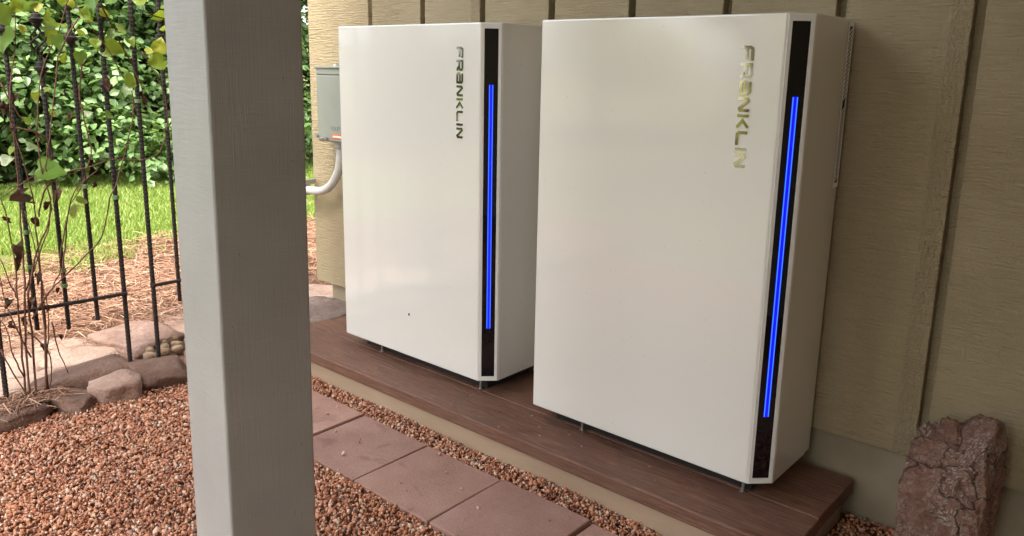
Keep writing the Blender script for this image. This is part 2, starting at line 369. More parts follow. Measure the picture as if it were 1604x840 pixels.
for k in range(19):  # unseen house wing, added to cut light from the right
    MB().box(0, 0.015, 0, PITCHW-GAP, 0, ZT-ZB0+0.3).build('siding_board', M_SIDING, house, bevel=0.0025, loc=(2.66, -PITCHW*(k+1)+0.28, ZB0-0.3))
MB().box(2.6755, 2.72, -5.6, 0.3, ZB0-0.35, ZT).build('groove_backing', M_SIDING, house)  # backing of the added wing
M_WARMCEIL = m_wood('warm_bounce_ceiling', (0.46, 0.31, 0.12), (0.56, 0.40, 0.17), (0.64, 0.48, 0.24))  # yellow wood tone picked to bounce warm light on the wall top
# unseen porch roof carried by the post, its extent shaped to shade the cabinets
roof = thing('porch_roof', (1.0, -0.9, 2.72), 'unseen board porch ceiling above the cabinets, shaped to shade them', 'roof')
MB().box(-1.70, 1.64, -2.60, 1.21, 0.16, 0.20).build('roof_deck', M_WARMCEIL, roof)
MB().box(-1.70, 1.64, -0.42, -0.28, 0.0, 0.158).build('beam', M_POST, roof)
for i in range(7):
    MB().box(-2.7+i*0.9, -2.66+i*0.9, -0.93, 1.20, 0.161-0.10, 0.1595).build('joist', M_SIDING, roof) if False else None

# platform
PZ = -0.048
plat = thing('timber_platform', (-1.27, -0.13, PZ), 'dark stained plank platform with tan skirt carrying the white cabinets', 'platform')
def plank(x0, x1, y0, y1, t=0.04):
    mb = MB().box(0, x1-x0, 0, y1-y0, -t, 0)
    return mb.build('plank', M_PLANK, plat, bevel=0.004, seg=3, loc=(x0+1.27, y0+0.13, 0))
plank(-1.27, 0.873, -0.132, 0.050); plank(-1.266, 0.870, 0.0535, 0.311)
MB().box(0.02, 2.12, 0.014, 0.032, -0.22, -0.0405).build('skirt_board', M_SKIRT, plat, bevel=0.002)
MB().box(2.10, 2.118, 0.033, 0.43, -0.22, -0.0405).build('skirt_board', M_SKIRT, plat, bevel=0.002)
MB().box(0.02, 0.038, 0.033, 0.43, -0.22, -0.0405).build('skirt_board', M_SKIRT, plat, bevel=0.002)

# paver path
path = flat('paver_path', [(-0.9, -0.51), (2.3, -0.51), (2.3, -0.19), (-0.9, -0.19)], GZ-0.002, M_GBASE)
PX0 = -0.888
for i in range(10):
    wd = 0.309; mb = MB().box(-wd/2, wd/2, -0.147, 0.147, -0.04, 0.0)
    o = mb.build('paver', M_PAVER, path, bevel=0.004, seg=3, loc=(PX0+wd/2+i*0.3165, -0.347+rng.uniform(-.003, .003), -0.150+rng.uniform(-.0025, .003)))
    o.rotation_euler = (rng.uniform(-.008, .008), rng.uniform(-.010, .010), rng.uniform(-.006, .006))

# gravel
def ico():
    p = (1+5**.5)/2
    V = np.array([(-1,p,0),(1,p,0),(-1,-p,0),(1,-p,0),(0,-1,p),(0,1,p),(0,-1,-p),(0,1,-p),(p,0,-1),(p,0,1),(-p,0,-1),(-p,0,1)], float)
    V /= np.linalg.norm(V[0])
    F = np.array([(0,11,5),(0,5,1),(0,1,7),(0,7,10),(0,10,11),(1,5,9),(5,11,4),(11,10,2),(10,7,6),(7,1,8),(3,9,4),(3,4,2),(3,2,6),(3,6,8),(3,8,9),(4,9,5),(2,4,11),(6,2,10),(8,6,7),(9,8,1)])
    return V, F
def pebbles(name, P, size, mat):
    n = len(P); V, F = ico()
    jit = 1+rng.uniform(-.28, .28, size=(n, 12, 1))
    sc = size*rng.lognormal(0, .33, size=(n, 1, 1))*np.stack([rng.uniform(.8, 1.35, n), rng.uniform(.65, 1.0, n), rng.uniform(.45, .8, n)], -1)[:, None, :]
    X = V[None]*jit*sc
    X = np.einsum('nij,nkj->nki', rotmats(n), X) + P[:, None, :]
    Fa = (F[None]+(np.arange(n)*12)[:, None, None]).reshape(-1, 3)
    return npmesh(name, X.reshape(-1, 3), Fa, mat)
def scatter(x0, x1, y0, y1, dens): 
    n = int((x1-x0)*(y1-y0)*dens); return np.stack([rng.uniform(x0, x1, n), rng.uniform(y0, y1, n), np.zeros(n)], -1)
S1 = scatter(-1.40, 1.30, -1.55, -0.497, 24500); S2 = scatter(-1.40, 2.0, -0.200, -0.112, 25000); S3 = scatter(-1.40, -0.895, -0.5, -0.19, 24500); S4 = scatter(0.86, 2.0, -0.12, 0.325, 18000)
edge = S1[:, 0] > -1.30 - 0.10*np.exp(-((S1[:, 1]+0.75)/0.3)**2)
GP = np.concatenate([S1[edge], S2, S3, S4])
hb = np.array([noise.noise(Vector((x*3.1, y*3.1, 0))) for x, y in GP[:, :2]])
GP[:, 2] = GZ + 0.004 + rng.uniform(-.004, .006, len(GP)) + 0.010*hb
ST_ = scatter(-0.85, 1.6, -0.49, -0.21, 45); ST_[:, 2] = -0.146
GP[-len(S4)-len(S3)-len(S2):-len(S4)-len(S3), 2] += 0.006
GP = np.concatenate([GP, ST_])
gr = obj('gravel', pebbles('gravel', GP, 0.0043, M_GRAVEL), None); tag(gr, 'reddish brown pea gravel around the pavers and platform', 'gravel', kind='stuff')

# porch post
post = thing('porch_post', (0.441, -1.235, GZ), 'thick square grey painted timber post in the foreground', 'post', rz=-0.10)
PS = 0.14; nz = 24
mb = MB(); mb.box(-PS, 0, 0, PS, 0, 2.884)
shaft = mb.build('shaft', M_POST, post, bevel=0.004, seg=3)
lx, ly = 0.006, 0.016
shaft.matrix_local = Matrix(((1, 0, lx+0.0016, -lx*0.665), (0, 1, ly, -ly*0.665), (0, 0, 1, 0), (0, 0, 0, 1)))
MB().prism([(-0.089, -0.0012), (-0.083, -0.0012), (-0.081, 0.001), (-0.090, 0.001)], 0.0, 0.012).build('paint_chip', M_PAPER, post, loc=(0, -0.0035, 0.555))

# ------------------------------------------------------------------ battery cabinets
BW, BH, BD, CH = 0.75, 1.15, 0.295, 0.0486
def ribbon(mb, pts, wdt, y0, y1, closed=False):
    """flat mitred stroke in a letter plane; pts (a,b) letter coords already in x,z; extruded y0..y1"""
    P = [Vector(p) for p in pts]; n = len(P); L = []; R = []
    for i in range(n):
        a = P[i-1] if (i > 0 or closed) else None; b = P[(i+1) % n] if (i < n-1 or closed) else None
        d1 = (P[i]-a).normalized() if a is not None else None; d2 = (b-P[i]).normalized() if b is not None else None
        if d1 is None: d1 = d2
        if d2 is None: d2 = d1
        n1 = Vector((-d1.y, d1.x)); n2 = Vector((-d2.y, d2.x)); mm = (n1+n2)
        mm = mm.normalized() if mm.length > 1e-6 else n1
        k = wdt/2/max(0.35, mm.dot(n1)); L.append(P[i]+mm*k); R.append(P[i]-mm*k)
    segs = range(n if closed else n-1)
    vs = []; fs = []
    for i in range(n):
        for q in (L[i], R[i]):
            vs += [(q.x, y0, q.y), (q.x, y1, q.y)]
    for i in segs:
        a = i*4; b = ((i+1) % n)*4     # L y0,L y1,R y0,R y1
        fs += [(a, b, b+2, a+2), (a+1, a+3, b+3, b+1), (a, a+1, b+1, b), (a+2, b+2, b+3, a+3)]
    if not closed: fs += [(0, 2, 3, 1), ((n-1)*4, (n-1)*4+1, (n-1)*4+3, (n-1)*4+2)]
    mb.add(vs, fs)
# letter strokes in (advance 0..1, height 0..1)
t_ = 0.2
LET = {
 'F': [[(0.10, 0), (0.10, 0.72), (0.20, 0.90), (1.0, 0.90)], [(0.22, 0.46), (0.92, 0.46)]],
 'R': [[(0.10, 0), (0.10, 0.90), (0.80, 0.90), (0.90, 0.80), (0.90, 0.52), (0.80, 0.42), (0.22, 0.42)], [(0.62, 0.30), (0.90, 0.12), (0.90, 0.0)]],
 'A': [[(0.08, 0.90), (0.78, 0.90), (0.90, 0.76), (0.90, 0.10), (0.22, 0.10), (0.10, 0.20), (0.10, 0.46), (0.20, 0.54), (0.79, 0.54)]],
 'N': [[(0.10, 0), (0.10, 0.80), (0.24, 0.88), (0.76, 0.12), (0.90, 0.20), (0.90, 1.0)]],
 'K': [[(0.10, 0), (0.10, 1.0)], [(0.92, 1.0), (0.42, 0.5), (0.92, 0.0)]],
 'L': [[(0.10, 1.0), (0.10, 0.24), (0.22, 0.10), (1.0, 0.10)]],
 'I': [[(0.10, 0), (0.10, 1.0)]]}
ADV = {'F': 1, 'R': 1, 'A': 1, 'N': 1, 'K': 1, 'L': 1, 'I': 0.22}
def cabinet(loc, label, screw=False):
    t = thing('battery_cabinet', loc, label, 'battery cabinet', 'white wall battery cabinets')
    # housing: front + side shell with chamfered corner, the chamfer face framed around the black panel
    f0, f1 = 0.185, 0.810; z0, z1 = 0.018, BH-0.0175
    mb = MB(); mb.prism([(0, 0), (BW-CH, 0), (BW, CH), (BW, BD-0.036), (0, BD-0.036)], 0, BH)
    hs = mb.build('housing', M_WHITE, t, bevel=0.0045, seg=3)
    mb = MB(); mb.box(0.004, BW-0.0025, BD-0.0355, BD, 0.0, BH-0.002)
    # rear frame with the vent recess on its right side
    mb = MB(); mb.box(0.002, BW-0.0018, BD-0.0358, BD, 0.003, BH-0.003)
    mb.build('rear_frame', M_WHITE, t, bevel=0.002)
    MB().box(BW-0.0017, BW-0.0010, BD-0.031, BD-0.004, 0.745, BH-0.014).build('vent_recess', M_DARK, t)
    gm = MB(); yA, yB = BD-0.034, BD-0.0005; zA, zB = 0.735, BH-0.008
    xa, xb = BW-0.0009, BW+0.0004
    gm.box(xa, xb, yA, yA+0.006, zA, zB); gm.box(xa, xb, yB-0.006, yB, zA, zB)
    gm.box(xa, xb, yA+0.0061, yB-0.0061, zA, zA+0.012); gm.box(xa, xb, yA+0.0061, yB-0.0061, zB-0.010, zB)
    ns = 34; zz0, zz1 = zA+0.014, zB-0.030
    for i in range(ns+1):
        z = zz0+(zz1-zz0)*i/ns
        if abs(z-0.938) < 0.012: continue
        y1_, y2_ = yA+0.0061, yB-0.0061; sl_ = 0.014; th = 0.0040
        vs_ = [(x, y, zz) for x in (xa, xb-0.0002) for (y, zz) in ((y1_, z), (y2_, z+sl_), (y2_, z+sl_+th), (y1_, z+th))]
        gm.add(vs_, [(0, 3, 2, 1), (4, 5, 6, 7), (0, 1, 5, 4), (1, 2, 6, 5), (2, 3, 7, 6), (3, 0, 4, 7)])
    gm.build('vent_grille', M_BEZEL, t)
    # chamfer frame in chamfer-local coords: s along chamfer, z
    L = CH*2**.5; ex = Vector((1, 1, 0)).normalized(); en = Vector((1, -1, 0)).normalized(); o0 = Vector((BW-CH, 0, 0))
    def cbox(mbx, s0, s1, a0, a1, n0, n1):
        vs_ = [o0+ex*s+en*n_+Vector((0, 0, z)) for (s, n_, z) in ((s0, n1, a0), (s1, n1, a0), (s1, n0, a0), (s0, n0, a0), (s0, n1, a1), (s1, n1, a1), (s1, n0, a1), (s0, n0, a1))]
        mbx.add(vs_, [(0, 3, 2, 1), (4, 5, 6, 7), (0, 1, 5, 4), (1, 2, 6, 5), (2, 3, 7, 6), (3, 0, 4, 7)])
    mb = MB()
    cbox(mb, 0.004, L*f0, 0.004, BH-0.004, 0.0004, 0.0030); cbox(mb, L*f1, L-0.004, 0.004, BH-0.004, 0.0004, 0.0030)
    cbox(mb, L*f0+0.0001, L*f1-0.0001, 0.004, z0, 0.0004, 0.0030); cbox(mb, L*f0+0.0001, L*f1-0.0001, z1, BH-0.004, 0.0004, 0.0030)
    mb.build('bezel', M_BEZEL, t)
    mb = MB(); cbox(mb, L*f0+0.0004, L*f1-0.0004, z0+0.0004, z1-0.0004, 0.0004, 0.0014)
    lp = mb.build('light_panel', M_GLASS, t)
    c0 = (f0+f1)/2*L; mb = MB(); cbox(mb, c0-0.0065, c0+0.0075, 0.184, 0.966, 0.0015, 0.0021); mb.build('light_bar', M_LED, lp)
    for s in (-0.0045, 0.0055):
        mb = MB(); cbox(mb, c0+s-0.0010, c0+s+0.0010, 0.185, 0.965, 0.0022, 0.0026); mb.build('light_strip', M_LED2, lp)
    # lettering down the front
    LX0, LX1, ZT1, ZB1 = 0.602, 0.630, 1.0785, 0.7965
    word = 'FRANKLIN'; gap = 0.17; tot = sum(ADV[ch] for ch in word)+gap*(len(word)-1); sc = (ZT1-ZB1)/tot; h = LX1-LX0
    a = 0.0
    for ch in word:
        mb = MB()
        for st in LET[ch]:
            pts = [(LX0+q*h, ZT1-(a+p*ADV[ch] if ch != 'I' else a+0.11)*sc) for p, q in st]
            ribbon(mb, pts, 0.0072, -0.0016, -0.0004)
        mb.build('letter', M_MIRROR, hs); a += ADV[ch]+gap
    MB().box(0.05, BW-0.06, 0.062, BD-0.02, PZ+0.001-loc[2], -0.001).build('underside_shade', M_DARK, t)  # dark block added to stand in for shade under the cabinet
    for fx in (0.16, BW-0.075):
        for fy in (0.045, BD-0.035):
            MB().lathe(fx, fy, [(PZ+0.0005-loc[2], 0.009), (PZ+0.004-loc[2], 0.009), (PZ+0.0045-loc[2], 0.004), (0.001, 0.004)], 12).build('levelling_foot', M_STEEL, t)
    if screw:
        MB().lathe(0.367, 0.0, [(0.1545, 0.0001), (0.155, 0.003)], 8)
        me = bpy.data.meshes.new('plug'); b = bmesh.new(); bmesh.ops.create_uvsphere(b, u_segments=8, v_segments=6, radius=0.0042); b.to_mesh(me); b.free()
        o = obj('dark_plug', me, M_DARK, t, loc=(0.367, -0.001, 0.157)); o.scale = (1, 0.4, 1.2)
    return t
cabinet((-0.951, 0.0144, 0.0), 'smaller-looking white cabinet farther back beside the grey box, with dark lettering', True)
cabinet((0, 0, 0), 'larger-looking white cabinet nearest the lichen boulder, with gold reflecting lettering')

# ------------------------------------------------------------------ electrical box and conduit
eb = thing('disconnect_box', (-1.37, WY, 0.7), 'grey metal electrical box on the siding half hidden behind the farther cabinet', 'electrical box')
MB().box(0, 0.20, -0.10, -0.001, 0.0, 0.300).build('enclosure', M_GREY, eb, bevel=0.003)
MB().box(-0.004, 0.204, -0.112, 0.0, 0.301, 0.309).build('rain_hood', M_GREY, eb, bevel=0.002)
cv = MB().box(0.006, 0.196, -0.1085, -0.1003, 0.006, 0.272).build('cover', M_GREY, eb, bevel=0.003)
MB().box(0.001, 0.199, -0.106, -0.1003, 0.276, 0.300).build('cover_lip', M_GREY, eb, bevel=0.002)
MB().box(0.105, 0.19, -0.1102, -0.1087, 0.018, 0.036).build('warning_label', M_ORANGE, cv)
MB().box(0.112, 0.183, -0.1109, -0.1103, 0.023, 0.030).build('label_strip', M_PAPER, cv)
mb = MB(); mb.tube([(0.072, -0.109, 0.016), (0.072, -0.122, 0.016)], 0.007, 10); mb.build('latch', M_STEEL, eb)
mb = MB(); mb.box(0.02, 0.05, -0.118, -0.1087, 0.010, 0.016); mb.build('hasp', M_STEEL, eb)
MB().tube([(0.008, -0.112, 0.022), (0.008, -0.120, 0.022)], 0.008, 10).build('knockout_plug', M_STEEL, eb)
cu = bpy.data.curves.new('lettering', 'FONT'); cu.body = 'EATON'; cu.size = 0.028; cu.extrude = 0.0008
to = bpy.data.objects.new('tmp_text', cu); col.objects.link(to); bpy.context.view_layer.update()
tm = bpy.data.meshes.new_from_object(to.evaluated_get(bpy.context.evaluated_depsgraph_get())); bpy.data.objects.remove(to)
lo = obj('lettering', tm, M_GREY, cv, loc=(0.10, -0.1092, 0.050)); lo.rotation_euler = (rad(90), 0, 0)
for i in range(4): MB().lathe(0.03+i*0.013, -0.03, [(0.3092, 0.005), (0.318+0.004*(i % 2), 0.005)], 8).build('bolt', M_STEEL if i else M_PAPER, eb)
con = thing('conduit_pipe', (-1.285, WY-0.055, 0.7), 'pale grey conduit pipe curving from the grey box round the house corner', 'pipe')
pts = [(0, 0, -0.028)]
for i in range(15):
    a = i/14*math.pi/2; R_ = 0.185; pts.append((-R_+R_*math.cos(a), 0, -0.045-R_*math.sin(a)))
pts += [(-0.25, 0, -0.232), (-0.33, 0.0, -0.234)]
MB().tube(pts, 0.0185, 14).build('bend', M_PVC, con, smooth=True)
MB().lathe(0, 0, [(-0.030, 0.021), (-0.0005, 0.021)], 14).build('hub', M_PVC, con, smooth=True)
MB().tube([(-0.245, 0, -0.232), (-0.295, 0, -0.233)], 0.0245, 14).build('coupling', M_PVC, con, smooth=True)
MB().box(-0.262, -0.238, -0.018, 0.040, -0.207, -0.187).build('strap', M_STEEL, con)

# ------------------------------------------------------------------ rocks
_vc = {}
def icos(sub):
    if sub not in _vc:
        b = bmesh.new(); bmesh.ops.create_icosphere(b, subdivisions=sub, radius=1.0)
        b.verts.ensure_lookup_table(); V = np.array([v.co[:] for v in b.verts]); F = np.array([[v.index for v in f.verts] for f in b.faces]); b.free(); _vc[sub] = (V, F)
    return _vc[sub]
def poly_r(D, planes):
    r = np.full(len(D), 1e9)
    for n, h in planes:
        n = np.array(n, float); n /= np.linalg.norm(n); dp = D@n
        r = np.where(dp > 1e-3, np.minimum(r, h/np.maximum(dp, 1e-3)), r)
    return r
def rock_mesh(name, seed, dims, mat, sub=4, extra=9, rough=0.075, flat_top=0.85):
    rg = np.random.default_rng(seed); D, F = icos(sub); pl = []
    for ax in range(3):
        for s in (1, -1):
            n = np.array([0., 0, 0]); n[ax] = s; n += rg.normal(size=3)*0.13; pl.append((n, rg.uniform(.82, 1.0)*(flat_top if ax == 2 else 1)))
    for i in range(extra): pl.append((rg.normal(size=3), rg.uniform(.88, 1.12)))
    r = np.minimum(poly_r(D, pl), 1.45); P = D*r[:, None]
    nn = np.array([noise.fractal(Vector(p*2.0+seed), 1.0, 2.0, 4) for p in P]); n2 = np.array([noise.noise(Vector(p*7.0+seed*3)) for p in P])
    P = P*(1+rough*nn+rough*0.4*n2)[:, None]*np.array(dims)/2
    return npmesh(name, P, F, mat, smooth=False)
def rock(name, loc, dims, rz, mat, label, seed, group=None, cat='stone', tilt=(0, 0), **kw):
    me = rock_mesh(name, seed, dims, mat, **kw); o = obj(name, me, None, loc=loc); o.rotation_euler = (tilt[0], tilt[1], rz); tag(o, label, cat, group); return o
BG = 'border stones along the gravel'
rock('border_stone', (-1.375, -1.04, -0.150), (0.14, 0.33, 0.085), 0.12, M_ROCKD, 'long low border stone at the left edge of the photo beside the gravel', 11, BG)
rock('border_stone', (-1.365, -0.825, -0.150), (0.13, 0.13, 0.09), 0.5, M_ROCKD, 'smallest brown border stone between the long one and the pale one', 12, BG)
rock('border_stone', (-1.365, -0.690, -0.145), (0.17, 0.185, 0.125), -0.35, M_ROCK, 'pale blocky border stone in front of the long dark stone', 23, BG, tilt=(0.05, 0.12))
rock('border_stone', (-1.385, -0.515, -0.140), (0.18, 0.205, 0.12), -0.15, M_ROCKD, 'brown border stone in front of the two fence stakes', 14, BG, tilt=(0, 0.1))
rock('border_stone', (-1.365, -0.340, -0.140), (0.17, 0.17, 0.13), 0.1, M_ROCK, 'pale border stone half hidden by the grey post', 15, BG)
rock('edging_stone', (-1.500, -0.760, -0.130), (0.15, 0.36, 0.125), -0.10, M_ROCKD, 'long dark humped stone behind the smaller border stones', 16, tilt=(0.06, 0))
FG = 'flagstones behind the fence'
rock('flagstone', (-1.80, -0.43, -0.125), (0.36, 0.30, 0.09), 0.3, M_ROCK, 'raised flat stone behind the tall fence stake below the pine straw', 31, FG, extra=3, flat_top=.8)
rock('flagstone', (-1.98, -0.85, -0.150), (0.55, 0.46, 0.07), 0.4, M_FLAG, 'large pale flagstone behind the vine stems, farther one', 32, FG, extra=3, rough=.03)
rock('flagstone', (-1.66, -1.00, -0.150), (0.34, 0.42, 0.07), -0.2, M_FLAG, 'pale flagstone nearest the vine roots', 33, FG, extra=3, rough=.03)
rock('flagstone', (-1.76, -0.66, -0.150), (0.26, 0.22, 0.075), 0.8, M_FLAG, 'small pale flagstone between the raised stone and the large flagstone', 34, FG, extra=3, rough=.03)
rock('flagstone', (-1.66, -0.70, -0.146), (0.10, 0.16, 0.06), 0.2, M_ROCK, 'little wedge stone behind the long dark stone', 37, FG, extra=3)
rock('flagstone', (-1.92, -0.10, -0.140), (0.40, 0.34, 0.08), 0.1, M_FLAG, 'pale flat stone beside the post, above the river pebbles', 35, FG, extra=3, rough=.03)
rock('flagstone', (-2.36, -1.15, -0.150), (0.5, 0.5, 0.07), 0.1, M_FLAG, 'pale flagstone farthest to the left behind the fence', 36, FG, extra=3, rough=.03)
for i in range(13):
    a, b = (i % 5), i//5
    rock('river_pebble', (-1.555-0.055*b+rng.uniform(-.012, .012), -0.475+a*0.055+b*0.02+rng.uniform(-.012, .012), -0.118), (0.052*rng.uniform(.8, 1.2), 0.044*rng.uniform(.8, 1.2), 0.036), rng.uniform(0, 3), M_RIVER,
         'rounded tan river pebble behind the brown border stone', 50+i, 'river pebbles by the fence stakes', 'pebble', sub=2, extra=9, rough=.02)
rock('stone_slab', (-1.40, 0.19, -0.075), (0.34, 0.30, 0.085), 0.25, M_SLATE, 'flat brown stone slab against the house corner at the platform end', 41, cat='stone', tilt=(0.03, -0.03), extra=4)
rock('stone_slab', (-1.68, 0.42, -0.105), (0.34, 0.34, 0.07), 0.6, M_FLAG, 'pale stone slab just beyond the house corner', 42, cat='stone', extra=4)

# lichen boulder: two joined polyhedral masses
D, F = icos(6)
pa = [((-1, -.03, -.05), .98), ((1, 0, 0), .9), ((0, -1, .02), .95), ((0, 1, 0), .9), ((0, 0, -1), 1.0), ((-.16, -.30, 1), .80), ((-1, -.2, 1.3), 1.22), ((-.9, -.7, 0), 1.26), ((.5, -.1, 1), .80), ((.2, -1, .6), 1.08)]
pb = [((-.8, .05, .35), .55), ((1, -.05, .02), 1.0), ((0, -1, .03), .90), ((0, 1, 0), .95), ((0, 0, -1), 1.0), ((-.42, -.30, 1), .72), ((1, -.25, .55), 1.18), ((.9, -.8, 0), 1.28), ((.3, -1, .7), 1.02)]
r = np.minimum(np.maximum(poly_r(D, pa), poly_r(D, pb)), 1.6); P = D*r[:, None]
n1 = np.array([noise.fractal(Vector(p*2.2), 1.0, 2.0, 5) for p in P]); n2 = np.array([noise.ridged_multi_fractal(Vector(p*3+5), 1.0, 2.0, 4, 0.9, 1.6) for p in P])
n3 = np.array([noise.noise(Vector((p[0]*6, p[1]*6, p[2]*13))) for p in P]); n4 = np.array([noise.cell(Vector((p[0]*3.3+n3[i]*.5, p[1]*3.3, p[2]*4.5+n3[i]*.5))) for i, p in enumerate(P)])
P = P*(1+0.030*n1-0.022*n2+0.016*n3+0.030*n4)[:, None]
P *= np.array([0.091, 0.10, 0.208])
bo = obj('boulder', npmesh('boulder', P, F, M_BOULDER), None, loc=(1.116, 0.165, 0.002)); tag(bo, 'tall squarish boulder with pale lichen patches against the house wall', 'boulder')

# ------------------------------------------------------------------ fence
FX = -1.485
fence = thing('metal_fence', (FX, -0.7, BZ), 'dark rusty iron garden fence of thin stakes with vine on it', 'fence')
def fz(z): return z-BZ
def ribbed(y, z0, z1, r=0.0075):
    mb = MB(); pts = []; rs = []; z = z0; i = 0
    n = int((z1-z0)/0.0075)
    for i in range(n+1):
        z = z0+(z1-z0)*i/n; pts.append((0, y+0.7, fz(z))); rs.append(r*(1.10 if i % 2 else 0.93))
    return mb.tube(pts, rs, 8)
def picket(y, z0, z1, r=0.0075, ties=(), collars=(), basket=None):
    p = ribbed(y, z0, z1, r).build('picket', M_IRON, fence)
    yy = y+0.7
    for z in ties:
        MB().lathe(0, yy, [(fz(z)-0.007, r+0.0022), (fz(z)-0.006, r+0.003), (fz(z)+0.006, r+0.003), (fz(z)+0.007, r+0.0022)], 10).build('plant_tie', M_TIE, p)
    for z in collars:
        MB().lathe(0, yy, [(fz(z)-0.024, r+.001), (fz(z)-0.021, 0.013), (fz(z)-0.012, 0.014), (fz(z)-0.008, 0.021), (fz(z)+0.001, 0.023), (fz(z)+0.006, 0.015), (fz(z)+0.016, 0.014), (fz(z)+0.020, r+.001)], 12).build('collar', M_IRON, p)
    if basket:
        for k in range(4):
            pts = []
            for i in range(15):
                q = i/14; a = k*math.pi/2+q*math.pi*1.3; rr = 0.004+0.020*math.sin(math.pi*q)
                pts.append((rr*math.cos(a), yy+rr*math.sin(a), fz(basket)-0.042+0.084*q))
            MB().tube(pts, 0.0034, 6).build('basket_wire', M_IRON, p)
    return p
TOPZ = 1.75
picket(-1.00, BZ-0.15, TOPZ, 0.0085, ties=(0.16,))
picket(-0.884, 0.105, TOPZ, ties=(0.45, 0.33), collars=(1.11,))
b1 = picket(-0.785, 0.085, 1.03, ties=(0.575, 0.30, 0.245), collars=(0.99,), basket=1.075); 
b2 = picket(-0.785, 1.118, TOPZ, collars=(1.145,))
picket(-0.686, 0.095, TOPZ, ties=(0.585,), collars=(1.09,))
picket(-0.5855, BZ-0.15, TOPZ, 0.0085, ties=(0.535,), collars=(0.933,))
picket(-0.4775, BZ-0.15, TOPZ, 0.0085, ties=(0.875,))
picket(-0.378, 0.10, TOPZ, ties=(0.785,), collars=(1.095,))
picket(-0.278, 0.10, TOPZ); picket(-0.178, 0.10, TOPZ, collars=(1.095,)); picket(-0.078, BZ-0.15, TOPZ, 0.0085)
for q in (-1.10, -1.20): picket(q, 0.10, TOPZ, collars=(1.10,))
def rail(y0, y1, z0, z1):
    n = 10; pts = [(0.012, y0+0.7+(y1-y0)*i/n, fz(z0+(z1-z0)*i/n)) for i in range(n+1)]
    MB().tube(pts, [0.0065+0.0006*(i % 2) for i in range(n+1)], 6).build('rail', M_IRON, fence)
rail(-1.25, -0.580, 0.190, 0.176); rail(-0.484, -0.06, 0.186, 0.184); rail(-1.25, -0.58, 1.62, 1.62); rail(-0.484, -0.06, 1.62, 1.62)
for y, z in ((-0.5855, 0.176), (-0.4775, 0.186)):
    MB().lathe(0, y+0.7, [(fz(z)-0.008, 0.0105), (fz(z)+0.008, 0.0105)], 8).build('wire_binding', M_IRON, fence)

# ------------------------------------------------------------------ vines
def heart(name, mats, fold=0.25, curl=0.15, wob=0.0, seed=0):
    rg = random.Random(seed)
    out = [(0, 0), (0.16, -0.10), (0.36, -0.08), (0.50, 0.12), (0.50, 0.36), (0.40, 0.60), (0.22, 0.82), (0, 1.05)]
    mid = [(0, 0), (0, 0.15), (0, 0.4), (0, 0.7), (0, 1.05)]
    vs = []; fs = []
    def zf(x, y): return fold*abs(x)-curl*y*y+wob*math.sin(7*x+5*y+seed)*0.5*abs(x)+wob*rg.uniform(-.25, .25)
    nm = 6
    for i in range(nm): y = 1.05*i/(nm-1); vs.append((0, y, zf(0, y)))
    for s in (1, -1):
        base = len(vs)
        for (x, y) in out[1:-1]: vs.append((s*x*(1+rg.uniform(-.08, .08)), y, zf(x, y)))
        ids = list(range(base, base+6))
        tri = [(0, ids[0], ids[1]), (0, ids[1], 1), (1, ids[1], ids[2]), (1, ids[2], 2), (2, ids[2], ids[3]), (2, ids[3], 3), (3, ids[3], ids[4]), (3, ids[4], 4), (4, ids[4], ids[5]), (4, ids[5], 5)]
        fs += [t if s > 0 else t[::-1] for t in tri]
    mb = MB(); mb.add(vs, fs); me = mb.mesh(name, True); me.materials.append(mats); return me
LM = {}
for nm, mt in (('g', M_VGREEN), ('y', M_VYEL), ('p', M_VPALE)):
    LM[nm] = [heart('leaf', mt, f, c_, wv, s_) for s_, (f, c_, wv) in enumerate(((0.3, 0.2, 0.3), (0.55, 0.35, 0.4), (0.15, 0.1, 0.4)))]
M_VBR = m_leaf('vine_leaf_bright', [(0, (0.10, 0.20, 0.035)), (1, (0.12, 0.23, 0.04))], 0.38, 0.3, (0.3, 0.5, 0.05), obj_rnd=True)
LM['b'] = [heart('leaf', M_VBR, 0.12, 0.12, 0.25, 5)]*3
LM['d'] = [heart('dry_leaf', M_VDRY, f, c_, 1.6, s_) for s_, (f, c_) in enumerate(((1.2, 0.7), (1.6, 0.9), (0.9, 1.1)))]
VX = -1.452
vine = thing('climbing_vine', onplane(52, 648, 0, VX), 'half withered vine climbing the iron fence with green and yellow leaves', 'vine')
vo = vine.location.copy()
def smooth_path(P, k=4):
    out = []
    for i in range(len(P)-1):
        p0, p1, p2, p3 = P[max(i-1, 0)], P[i], P[i+1], P[min(i+2, len(P)-1)]
        for j in range(k):
            t = j/k; out.append(0.5*((2*p1)+(p2-p0)*t+(2*p0-5*p1+4*p2-p3)*t*t+(3*p1-p0-3*p2+p3)*t**3))
    out.append(P[-1]); return out
def stem(pix, r0=0.0035, r1=0.0015, dx=0.0, wob=0.012):
    P = [onplane(u, v, 0, VX+dx+random.uniform(-wob, wob)) for u, v in pix]; P = smooth_path(P)
    P = [p+Vector((random.uniform(-1, 1), random.uniform(-1, 1), 0))*0.0022-vo for p in P]; n = len(P)
    MB().tube(P, [r0+(r1-r0)*i/(n-1) for i in range(n)], 6).build('stem', M_STEM, vine, smooth=True)
